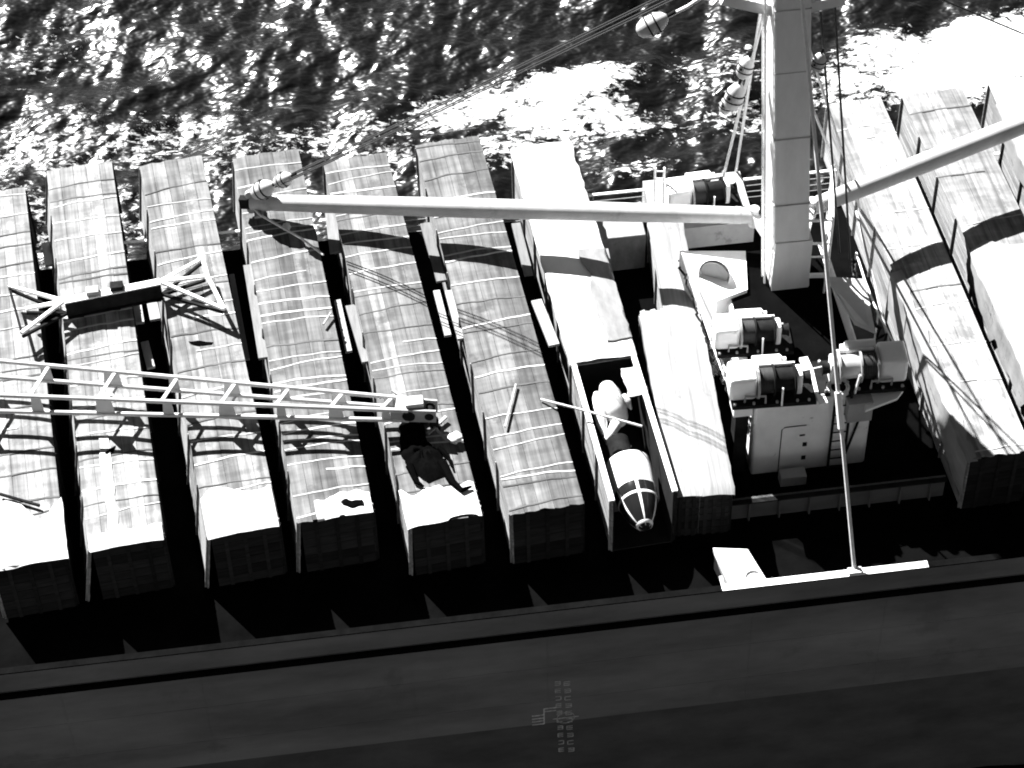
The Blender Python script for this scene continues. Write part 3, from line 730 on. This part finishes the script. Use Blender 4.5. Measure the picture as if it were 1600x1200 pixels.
# ------------------------------------------------------------------ derrick booms
def tubular_boom(p0, p1, r, label):
    t = thing('derrick_boom', label, 'boom', p0)
    d = p1 - p0; L = d.length; n = 24
    pts = [p0.lerp(p1, i / n) for i in range(n + 1)]
    rr = [r * (.66 + .34 * math.sin(math.pi * min(1, max(0, .08 + .86 * i / n))) ** .7) for i in range(n + 1)]
    MB().tube(pts, rr, 24).build('boom_tube', 'boom', t, smooth=60)
    u = d.normalized()
    for q in (.03, .97): MB().tube([p0 + u * (L * q - .12), p0 + u * (L * q + .12)], r * .86, 20).build('band', 'boom', t)
    MB().bar(p0 - u * .5, p0 + u * .1, .16, .5).build('heel_fitting', 'dark', t)
    MB().bar(p1 - u * .1, p1 + u * .45, .3, .5).build('head_fitting', 'dark', t)
    for z_ in (.42, -.35): MB().tube([p1 + Vector((0, -.08, z_)), p1 + Vector((0, .08, z_))], .2, 14).build('sheave', 'greypaint', t)
    return t
b1h = U(1178, 337, ZT + 2.5); b1e = U(392, 316, ZT + .75)
tubular_boom(b1h, b1e, .40, 'smooth tubular boom stowed level over the crates, its tip off the far rail side')
b2h = U(1268, 324, ZT + 2.5); b2e = U(1760, 130, ZT + 2.4)
tubular_boom(b2h, b2e, .42, 'smooth tubular boom reaching out over the canvas covered crates')
# heel brackets on the mast
for (h, sx) in ((b1h, -1), (b2h, 1)):
    MB().bar((mb0.x + sx * .6, YM + .1, h.z), h, .3, .35).build('gooseneck', 'mast', mast)
    MB().tube([h - Vector((0, 0, .5)), h + Vector((0, 0, .4))], .2, 12).build('heel_pin', 'mast', mast)
# crutch under the tip of boom 1
cr = thing('boom_crutch', 'upright timber crutch under the tip of the tubular boom between two crates', 'crutch', U(392, 420, 0.01))
cp = b1e + (b1h - b1e).normalized() * .3
MB().bar((cp.x, cp.y, .01), (cp.x, cp.y, cp.z - .33), .34, .25, up=(0, 1, 0)).build('post', 'timber', cr)
MB().bar((cp.x - .05, cp.y - .5, cp.z - .36), (cp.x - .05, cp.y + .5, cp.z - .36), .3, .12).build('saddle', 'palewood', cr)

# ------------------------------------------------------------------ lattice boom
def lat():
    # centre line and half sizes: left end off the frame, tip at the right
    A0 = U(-60, 600, ZT + 1.25); A1 = U(640, 640, ZT + .95)
    t = thing('lattice_boom', 'white lattice boom of four pipes stowed level above the crates', 'boom', A0)
    d = (A1 - A0); L = d.length; u = d.normalized(); sd = u.cross(Vector((0, 0, 1))).normalized(); up = sd.cross(u)
    w0, w1 = .92, .30; h0, h1 = .46, .26
    def P(q, a, b):                               # a: -1 near .. 1 far (sd points to the camera side)
        return A0 + d * q - sd * a * (w0 + (w1 - w0) * q) + up * b * (h0 + (h1 - h0) * q)
    for a in (-1, 1):
        for b in (-1, 1):
            MB().tube([P(0, a, b), P(.5, a, b), P(1, a, b)], .085, 12).build('chord', 'boom', t)
    qs = [.03, .18, .33, .47, .60, .72, .84, .95]
    for i, q in enumerate(qs):
        for a in (-1, 1):                         # side plates
            wdp = (.24 if i % 2 else .40) * (1 - .3 * q)
            dq = wdp / L
            v = [P(q - dq, a, -1), P(q + dq, a, -1), P(q + dq * .75, a, 1), P(q - dq * .75, a, 1)]
            off = sd * (-a) * .02
            MB().add([p + off for p in v] + [p - off for p in v], [(0, 1, 2, 3), (7, 6, 5, 4), (0, 4, 5, 1), (1, 5, 6, 2), (2, 6, 7, 3), (3, 7, 4, 0)]).build('side_plate', 'boom', t, smooth=0)
        for b in ((1, -1) if i % 2 == 0 else (1,)):
            MB().bar(P(q - .012, -1, b), P(q + .01, 1, b), .13 if b > 0 else .08, .05).build('cross_plate', 'boom', t)
    # head: cheeks, sheaves
    for a in (-1, 1):
        MB().bar(P(.96, a, 0), P(1.06, a, 0), .07, .62).build('cheek', 'greypaint', t)
    MB().bar(P(.985, -1, 1), P(.985, 1, 1), .5, .1).build('head_plate', 'boom', t)
    for q in (1.0, 1.045): MB().tube([P(q, -1.25, 0), P(q, 1.25, 0)], .24 if q < 1.02 else .17, 18).build('sheave', 'dark', t)
    MB().box(P(1.01, .2, 1.4), (.7, .5, .22)).build('head_block', 'boom', t, bevel=.05)
    return t, P, u, sd
lb, LP, lu, lsd = lat()
# cargo block and hook under the tip of the lattice boom, resting on the crate roof
q = LP(1.05, -.2, -1)
cb = thing('cargo_block', 'dark cargo block and hook hanging under the tip of the lattice boom', 'block', (q.x, q.y, ZT + .14), None, 'cargo blocks')
MB().tube([q + Vector((0, 0, .1)), q + Vector((.02, -.04, -.12))], .05, 8).build('shackle', 'dark', cb)
MB().box(q + Vector((.05, -.06, -.28)), (.34, .3, .42)).build('block_shell', 'dark', cb, bevel=.08)
hp = [q + Vector((.05 + .3 * math.cos(a) * .6, -.1, -.62 + .2 * math.sin(a))) for a in np.linspace(R(90), R(-160), 10)]
MB().tube(hp, [.05] * 5 + [.06, .06, .05, .04, .02], 8).build('hook', 'dark', cb)

# ------------------------------------------------------------------ forked beam on the crates
fz0 = ZT + .95
fb = thing('forked_beam', 'deep steel beam, face coloured dark as shade, white top and forked ends, lying across two crates', 'beam', U(175, 470, ZT + .12))
pA = U(100, 470, fz0); pB = U(250, 440, fz0)
MB().bar(pA - Vector((0, 0, .42)), pB - Vector((0, 0, .42)), .12, .80).build('web', 'dark', fb)  # dark colour stands in for shade on the beam's face
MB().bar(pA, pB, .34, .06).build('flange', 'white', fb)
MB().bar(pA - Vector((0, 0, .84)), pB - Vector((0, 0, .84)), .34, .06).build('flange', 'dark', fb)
for (src, px, py, zz) in ((pA, 14, 447, fz0 + .0), (pA, 34, 520, fz0 - .1), (pA, 40, 483, fz0 - .05), (pB, 316, 404, fz0), (pB, 320, 432, fz0), (pB, 348, 482, fz0 - .1)):
    e = U(px, py, zz)
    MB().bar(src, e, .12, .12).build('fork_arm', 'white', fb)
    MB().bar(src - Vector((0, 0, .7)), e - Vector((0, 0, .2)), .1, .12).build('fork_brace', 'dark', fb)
MB().bar(U(14, 447, fz0 - .1), U(34, 520, fz0 - .1), .1, .1).build('fork_tie', 'dark', fb)
MB().bar(U(316, 404, fz0 - .05), U(325, 434, fz0 - .05), .14, .14).build('fork_tie', 'white', fb)
MB().bar(U(325, 434, fz0 - .05), U(350, 483, fz0 - .1), .14, .14).build('fork_tie', 'white', fb)
for u_ in (.3, .55):
    p = pA.lerp(pB, u_)
    MB().box(p + Vector((0, .12, .1)), (.5, .4, .22)).build('lug', 'palewood' if u_ < .5 else 'dark', fb, bevel=.03)
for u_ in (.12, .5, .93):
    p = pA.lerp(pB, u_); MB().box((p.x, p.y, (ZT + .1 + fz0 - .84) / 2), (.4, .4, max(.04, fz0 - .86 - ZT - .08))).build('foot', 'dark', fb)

# ------------------------------------------------------------------ loose timbers in the gaps and on the roofs
def timber(a, b, za, zb_, wd, ht, label, mat='timber', name='timber_plank', cat='plank'):
    o = MB().bar(U(*a, za), U(*b, zb_), wd, ht).build(name, mat)
    return tag(o, label, cat, 'loose timbers')
GP = [  # planks wedged between the crates
 ((362, 430), (386, 562), 1.9, 1.9, .22, 'long dull plank in the gap beside the boom crutch, lower of two', 'timber'),
 ((388, 415), (412, 560), 2.4, 2.4, .40, 'broad grey plank in the gap beside the boom crutch, leaning on the close lathed crate', 'timber'),
 ((516, 330), (524, 395), 2.6, 2.6, .45, 'broad weathered plank in the gap directly below the tubular boom', 'timber'),
 ((527, 470), (545, 550), 2.3, 2.3, .26, 'narrow pale plank in the gap beside a wider dull one', 'palewood'),
 ((548, 478), (574, 566), 2.1, 2.1, .42, 'wide dull plank in the gap beside a narrow pale one', 'timber'),
 ((664, 350), (690, 440), 2.5, 2.5, .40, 'plank in the gap under the middle of the tubular boom', 'timber'),
 ((682, 455), (700, 525), 2.5, 2.5, .26, 'short pale plank in the gap left of the grey roofed crate', 'palewood'),
 ((702, 455), (722, 530), 2.4, 2.4, .36, 'short bleached board lying against the wall of the grey roofed crate', 'palewood'),
 ((806, 350), (826, 430), 2.6, 2.6, .36, 'plank in the gap left of the open crate under the boom', 'timber'),
 ((838, 470), (866, 540), 2.5, 2.5, .42, 'pale board in the gap left of the open crate beyond the opening', 'palewood'),
 ((213, 468), (219, 505), 2.3, 2.3, .34, 'left one of two pale short boards under the forked beam', 'palewood'),
 ((236, 465), (243, 500), 2.3, 2.3, .42, 'wider one of two pale short boards under the forked beam', 'palewood'),
 ((226, 535), (236, 575), 2.0, 2.0, .32, 'pale board in the gap between forked beam and lattice boom', 'palewood'),
 ((72, 380), (78, 415), 1.2, 1.2, .4, 'pale box lid in the gap beside the bleached crate', 'palewood'),
 ((946, 390), (962, 470), 2.7, 2.7, .22, 'thin board in the gap right of the canvas covered half', 'timber'),
]
for a, b, za, zb_, wd, lab, mt_ in GP: timber(a, b, za, zb_, wd, .12, lab, mt_)
zt = ZT + .22
timber((789, 667), (806, 600), zt, zt, .07, .06, 'white stick lying lengthwise on the grey roofed crate', 'palewood', 'stick', 'stick')
timber((613, 610), (640, 628), zt, zt, .1, .08, 'short pale stick on the crate beside the lattice boom tip', 'palewood', 'stick', 'stick')
timber((668, 678), (697, 651), zt, zt, .12, .08, 'pale broken lath on the debris covered crate', 'palewood', 'stick', 'stick')
timber((664, 652), (700, 690), zt + .08, zt + .1, .08, .08, 'second broken lath crossing the first on the debris covered crate', 'palewood', 'stick', 'stick')
timber((505, 507), (517, 488), zt, zt, .07, .06, 'short stick lying askew on the close lathed crate', 'palewood', 'stick', 'stick')
timber((0, 772), (62, 790), zt, zt, .08, .1, 'dark rod lying on the white end sheet of the bleached crate', 'dark', 'rod', 'rod')
o = MB().tube([U(845, 624, ZT + .14), U(900, 638, ZT + .42), U(1003, 666, ZT + .2)], .045, 8).build('boat_pole', 'rope')
tag(o, 'thin white pole reaching from the grey roofed crate over the open crate', 'pole')
# black shape standing in for the shadow of the lattice boom tip
def heap(name, outline, z, hgt, label, cat, mat='shadow_scrap'):
    pts = [U(px, py, z) for px, py in outline]; ctr = sum(pts, Vector()) / len(pts)
    nr_, vs = 7, []
    per = []
    for a_, b_ in zip(pts, pts[1:] + pts[:1]):
        for k in range(6): per.append(a_.lerp(b_, k / 6))
    n_ = len(per)
    for j in range(nr_):
        f_ = 1 - j / (nr_ - .5)
        for p in per:
            q_ = ctr + (p - ctr) * f_
            q_ = q_ + Vector((nz(q_.x * 3, q_.y * 3, 1), nz(q_.x * 3, q_.y * 3, 2), 0)) * .09
            vs.append(Vector((q_.x, q_.y, z + (0 if j == 0 else hgt * (1 - f_ ** 3) * (.55 + 1.1 * abs(nz(q_.x * 2.6, q_.y * 2.6, 7)))))))
    fs = [(j*n_+i, j*n_+(i+1) % n_, (j+1)*n_+(i+1) % n_, (j+1)*n_+i) for j in range(nr_ - 1) for i in range(n_)] + [tuple((nr_-1)*n_+i for i in range(n_))]
    return tag(MB().add(vs, fs).build(name, mat, smooth=50), label, cat)
cn = heap('boom_tip_shadow', [(622, 668), (638, 646), (660, 655), (667, 690), (690, 706), (699, 742), (684, 750), (668, 755), (640, 736), (627, 712)], ZT + .09, .3,
     'dark ragged shape standing in for the boom tip shadow on the crate', 'painted shadow')
for pl, rr_ in ((((690, 722), (706, 752), (722, 766), (737, 760)), (.2, .14, .11, .05)), (((655, 660), (672, 652), (690, 662)), (.15, .1, .04)), (((640, 728), (650, 752), (662, 760)), (.16, .1, .04)), (((686, 700), (700, 712), (706, 730)), (.1, .08, .04))):
    MB().tube([U(px, py, ZT + .2) for px, py in pl], list(rr_), 8).build('shadow_tail', 'shadow_scrap', cn)
heap('torn_scrap', [(156, 712), (166, 704), (180, 696), (178, 706), (168, 716), (158, 718)], ZT + .075, .05, 'dark torn scrap on the roof of the crate with close dark laths', 'scrap')
heap('torn_scrap', [(528, 786), (540, 777), (552, 782), (566, 780), (570, 790), (550, 793), (536, 792)], ZT + .13, .05, 'dark rag beside the white sheet on the close lathed crate', 'scrap')
heap('torn_scrap', [(294, 534), (310, 532), (332, 535), (330, 539), (310, 541), (296, 538)], ZT + .075, .05, 'dark scrap on the crate below the forked beam', 'scrap')
# bundle and scraps
def lump(px, py, z, r, label, mat, name='canvas_bundle', cat='bundle', sq=.6):
    c0 = U(px, py, z); mb = MB(); vs = []; nu, nv = 18, 10
    for j in range(nv + 1):
        for i in range(nu):
            th = math.pi * j / nv; ph = 2 * math.pi * i / nu
            d = Vector((math.sin(th) * math.cos(ph), math.sin(th) * math.sin(ph), math.cos(th) * sq))
            k = r * (1 + .35 * mnoise.noise(d * 2.1 + Vector((px, py, 0))))
            vs.append(c0 + d * k + Vector((0, 0, r * sq * .8)))
    fs = [(j*nu+i, (j+1)*nu+i, (j+1)*nu+(i+1)%nu, j*nu+(i+1)%nu) for j in range(nv) for i in range(nu)]
    return tag(mb.add(vs, fs).build(name, mat, smooth=60), label, cat)
lump(711, 688, ZT + .13, .27, 'small pale bundle on the crate beside the lattice boom tip', 'canvas')
lump(448, 358, ZT + .2, .18, 'small white block on the crate in the shadow of the tubular boom', 'canvas', 'small_float', 'float', .9)

# ------------------------------------------------------------------ blocks and rigging
def block(p, r, d, label, mat='boom'):
    t = thing('cargo_block', label, 'block', p, None, 'cargo blocks')
    d = Vector(d).normalized(); s = d.orthogonal().normalized()
    pts = [p + d * (r * x) for x in (-1.6, -1.3, -.6, .5, 1.2, 1.5)]
    MB().tube(pts, [r * .3, r * .7, r, r * .95, r * .6, r * .25], 14).build('block_shell', mat, t, smooth=60)
    MB().tube([p - s * r * 1.02, p + s * r * 1.02], r * .4, 14).build('sheave', 'greypaint', t)
    MB().tube([p + d * r * 1.4, p + d * r * 2.4], r * .18, 8).build('shackle', 'dark', t)
    for q_ in (-.45, .35): MB().tube([p + d * r * (q_ - .07), p + d * r * (q_ + .07)], r * 1.04, 14).build('strap', 'dark', t)
    MB().tube([p - s * r * 1.12, p + s * r * 1.12], r * .16, 8).build('pin', 'dark', t)
    return t
def wire(pts, r, label, mat='wire', name='wire_rope', group='mast rigging'):
    o = MB().tube([Vector(p) for p in pts], r, 8).build(name, mat); return tag(o, label, 'rope', group)
def sag(a, b, s, n=10): return [a.lerp(b, i / n) - Vector((0, 0, s * 4 * (i / n) * (1 - i / n))) for i in range(n + 1)]
# topping lift of boom 1: block at the tip, four wires up to the mast head
tip = b1e + Vector((0, 0, .35)); mh = mast_pt(.97, -.4)
tl0 = tip.lerp(mh, .06)
block(tip.lerp(mh, .03), .38, mh - tip, 'large pale topping lift block at the tip of the tubular boom')
block(tip.lerp(mh, .075), .30, mh - tip, 'smaller pale topping lift block above the tubular boom tip')
nrm = (mh - tip).cross(Vector((0, 0, 1))).normalized()
for k, lab in ((-1.9, 'lowest'), (-.7, 'second lowest'), (1.4, 'second highest'), (2.6, 'highest')):
    wire(sag(tl0 + nrm * k * .10, mh + nrm * k * .17, .12), .028, 'dark topping lift wire from the boom tip to the mast head, %s of four' % lab)
# guy from boom 1 tip to deck, and slack rope ends
wire([b1e + Vector((0, -.1, -.1)), U(405, 335, ZT + .6), U(470, 372, ZT + .3), U(505, 398, ZT + .25)], .05, 'pale slack rope hanging from the tubular boom tip', 'rope', 'slack_rope', 'slack ropes')
# topping lift of boom 2
mh2 = mast_pt(.97, .4)
wire([b2e + Vector((0, 0, .3)), mh2], .035, 'dark topping lift wire of the boom over the covered crates')
# the white stay down to the near rail
st0 = V(1335, 892, YN + .07); st0.z = 1.2; st0 = U(1335, 891, 1.2)
st1 = mast_pt(.985, .15, -.7)
wire([st0, st1], .075, 'long white stay running from the mast head to the near rail', 'rope', 'stay')
MB().box((st0.x, YN + .09, 1.24), (.5, .26, .12)).build('eye_plate', 'white', bpy.data.objects['stay'])
MB().tube([st0.lerp(st1, .24), st0.lerp(st1, .30)], .13, 10).build('turnbuckle', 'white', bpy.data.objects['stay'])
# shrouds left and right of the mast
for k, (px, py, z, t, lab) in enumerate(((1128, 285, 1.1, .80, 'white shroud running from the mast to the far rail, outer'), (1150, 268, 1.1, .88, 'white shroud running from the mast to the far rail, inner'))):
    wire([U(px, py, z), mast_pt(t, -.7, .3)], .06, lab, 'rope', 'shroud')
for (px, py, z, t, lab) in ((1312, 395, HZ, .75, 'dark runner wire beside the mast, left of two'), (1330, 430, HZ - .5, .86, 'dark runner wire beside the mast, right of two')):
    wire([U(px, py, z), mast_pt(t, 1.3 if t < .8 else 1.7, .6)], .045, lab)
wire([U(1395, 560, HZ + .2), U(1338, 330, ZT + 2.7)], .05, 'pale runner wire from the wing platform to the boom heel', 'rope')
wire([U(1140, 605, HZ + .9), U(1285, 573, HZ + .9)], .03, 'thin pale wire across the front winch', 'rope')
# loose blocks near the mast and one hanging high off the crosstree
for (px, py, dy, r, lab) in ((1165, 105, .9, .30, 'pale block on the shrouds, upper of three'), (1148, 150, 1.2, .36, 'pale block on the shrouds, middle of three'), (1136, 163, 1.6, .26, 'pale block on the shrouds, lower of three')):
    p = V(px, py, YM + dy); block(p, r, (.3, .1, 1), lab)
p = V(1020, 38, YM - .5); block(p, .38, (.75, .1, .35), 'white cargo block hanging out on a wire from the crosstree')
wire([p, V(1075, 10, YM - .3), V(1150, -40, YM)], .07, 'pale pennant holding the hanging cargo block', 'rope', 'pennant')
p = V(1279, 97, YM + .2); block(p, .26, (.2, 0, 1), 'pale block close against the right side of the mast')

# ------------------------------------------------------------------ handrail with tangled rope left of the winches
hr = thing('handrail', 'white handrail with tangled rope along the canvas covered crate', 'handrail', U(1110, 520, ZT + .1))
rp = [U(px, py, ZT + .95) for px, py in ((1068, 395), (1090, 455), (1112, 520), (1132, 575), (1150, 606))]
MB().tube(rp, .045, 8).build('top_rail', 'white', hr)
MB().tube([p - Vector((0, 0, .45)) for p in rp], .035, 8).build('mid_rail', 'white', hr)
for p in rp: MB().tube([p, (p.x, p.y, ZT + .1)], .04, 8).build('stanchion', 'white', hr)
pts = []
for i in range(60):
    t = i / 59 * (len(rp) - 1); k = min(int(t), len(rp) - 2); p = rp[k].lerp(rp[k + 1], t - k)
    pts.append(p + Vector((.22 * nz(i * .45, 1) - .18, .3 * nz(i * .5, 2), -.4 + .35 * nz(i * .6, 3))))
MB().tube(pts, .045, 6).build('tangled_rope', 'dark', hr)
hr2 = thing('handrail', 'dark roped handrail on the far side of the mast by the covered crate', 'handrail', U(1375, 500, ZT))
rp = [U(px, py, HZ + .9) for px, py in ((1338, 395), (1352, 440), (1372, 490), (1402, 545))]
MB().tube(rp, .04, 8).build('top_rail', 'white', hr2)
for p in rp: MB().tube([p, (p.x, p.y, HZ - .3)], .04, 8).build('stanchion', 'white', hr2)
pts = []
for i in range(50):
    t = i / 49 * (len(rp) - 1); k = min(int(t), len(rp) - 2); p = rp[k].lerp(rp[k + 1], t - k)
    pts.append(p + Vector((.25 * nz(i * .45, 5) - .15, .3 * nz(i * .5, 6), -.35 + .35 * nz(i * .6, 7))))
MB().tube(pts, .06, 6).build('tangled_rope', 'dark', hr2)

def coil(p, r, label, mat='rope'):
    pts = []
    for i in range(120):
        a = i * .32; rr_ = r * (1 - .35 * (i % 40) / 40) + .02 * nz(i * .3, r); pts.append(p + Vector((rr_ * math.cos(a), rr_ * math.sin(a), .05 + .07 * (i // 40))))
    return tag(MB().tube(pts, .04, 6).build('rope_coil', mat), label, 'rope coil')
coil(U(1310, 610, HZ + .02), .45, 'coil of rope on the house roof beside the ladder head')
tag(MB().box(U(1393, 568, HZ + .25), (.5, .6, .7)).build('fairlead', 'white', bevel=.08), 'white fairlead block at the edge of the wing platform', 'fairlead')
fl_ = thing('boarding_ladder', 'short white ladder with hoops beside the far winch', 'ladder', U(1030, 318, 1.2))
for dx in (0, 14):
    MB().tube([U(1022 + dx, 318, 1.2), U(1022 + dx, 318, 1.2) + Vector((0, 0, 2.0))], .05, 8).build('stile', 'white', fl_)
for k in range(5):
    MB().tube([U(1022, 318, 1.2) + Vector((0, 0, .2 + .4 * k)), U(1036, 318, 1.2) + Vector((0, 0, .2 + .4 * k))], .03, 6).build('rung', 'white', fl_)
for (px, py, t, lab) in ((1322, 300, .55, 'pale shroud right of the mast, shorter one'), (1345, 330, .7, 'pale shroud right of the mast, longer one')):
    wire([U(px, py, 2.0), mast_pt(t, .7, .4)], .05, lab, 'rope', 'shroud')
tag(MB().box(U(960, 372, .95), (2.3, 2.0, 1.9)).build('deck_box', 'canvas_r', bevel=.05), 'pale square deck box between the open crate and the white covered crate', 'box')
tag(MB().box(U(1238, 745, .3), (1.0, .5, .5)).build('door_step', 'greypaint', bevel=.03), 'low grey step under the door of the mast house', 'step')

# ------------------------------------------------------------------ low things at the near side
hc = thing('hatch_coaming', 'low grey hatch coaming in front of the mast house', 'hatch', U(1250, 800, 0.01))
a = U(1052, 830, .01); b = U(1480, 795, .01)
MB().box(((a.x + b.x) / 2, a.y + .3, .55), (b.x - a.x, .1, 1.08)).build('plate', 'boot', hc)
for i in range(9):
    x = a.x + (b.x - a.x) * (i + .5) / 9
    MB().box((x, a.y + .17, .5), (.06, .2, .96)).build('stiffener', 'boot', hc)
MB().box(((a.x + b.x) / 2, a.y + .2, 1.06), (b.x - a.x, .3, .06)).build('ledge', 'dark', hc)
# white locker on the near edge of the deck
lk = [U(px, py, 1.15) for px, py in ((1114, 856), (1168, 858), (1199, 908), (1142, 914))]
n4 = 4
mb = MB().add([tuple(p) for p in lk] + [(p.x, p.y, .9) for p in lk], [(3, 2, 1, 0), (4, 5, 6, 7), (0, 1, 5, 4), (1, 2, 6, 5), (2, 3, 7, 6), (3, 0, 4, 7)])
lkt = thing('deck_locker', 'white topped locker on the deck against the near rail', 'locker', U(1155, 890, 0.01))
mb.build('lid', 'white', lkt, smooth=0)
cc = sum(lk, Vector()) / 4
mb = MB().add([tuple(cc + (p - cc) * .92)[:2] + (.9,) for p in lk] + [tuple(cc + (p - cc) * .92)[:2] + (.02,) for p in lk], [(3, 2, 1, 0), (4, 5, 6, 7), (0, 1, 5, 4), (1, 2, 6, 5), (2, 3, 7, 6), (3, 0, 4, 7)])
mb.build('body', 'greypaint', lkt, smooth=0)
p = U(1177, 900, 1.17)
MB().tube([p + Vector((.28 * math.cos(a), .22 * math.sin(a), .02)) for a in np.linspace(R(10), R(175), 12)], .03, 6).build('handle', 'greypaint', lkt)
# mooring bitts on the dark deck past the house
for (px, py, lab) in ((1385, 770, 'dark mooring bitts on the near deck beside the low hatch coaming'), (1440, 762, 'dark mooring bitts on the near deck beside the low hatch coaming')):
    p = U(px, py, 0.01); t = thing('mooring_bitts', lab, 'bitts', p, None, 'mooring bitts')
    MB().box(p + Vector((0, 0, .06)), (1.3, .6, .12)).build('base', 'strake', t)
    for dx in (-.35, .35):
        MB().tube([p + Vector((dx, 0, .1)), p + Vector((dx, 0, .62)), p + Vector((dx, 0, .64)), p + Vector((dx, 0, .72))], [.2, .2, .25, .25], 18).build('bollard_post', 'strake', t)
print('objects', len(bpy.data.objects))
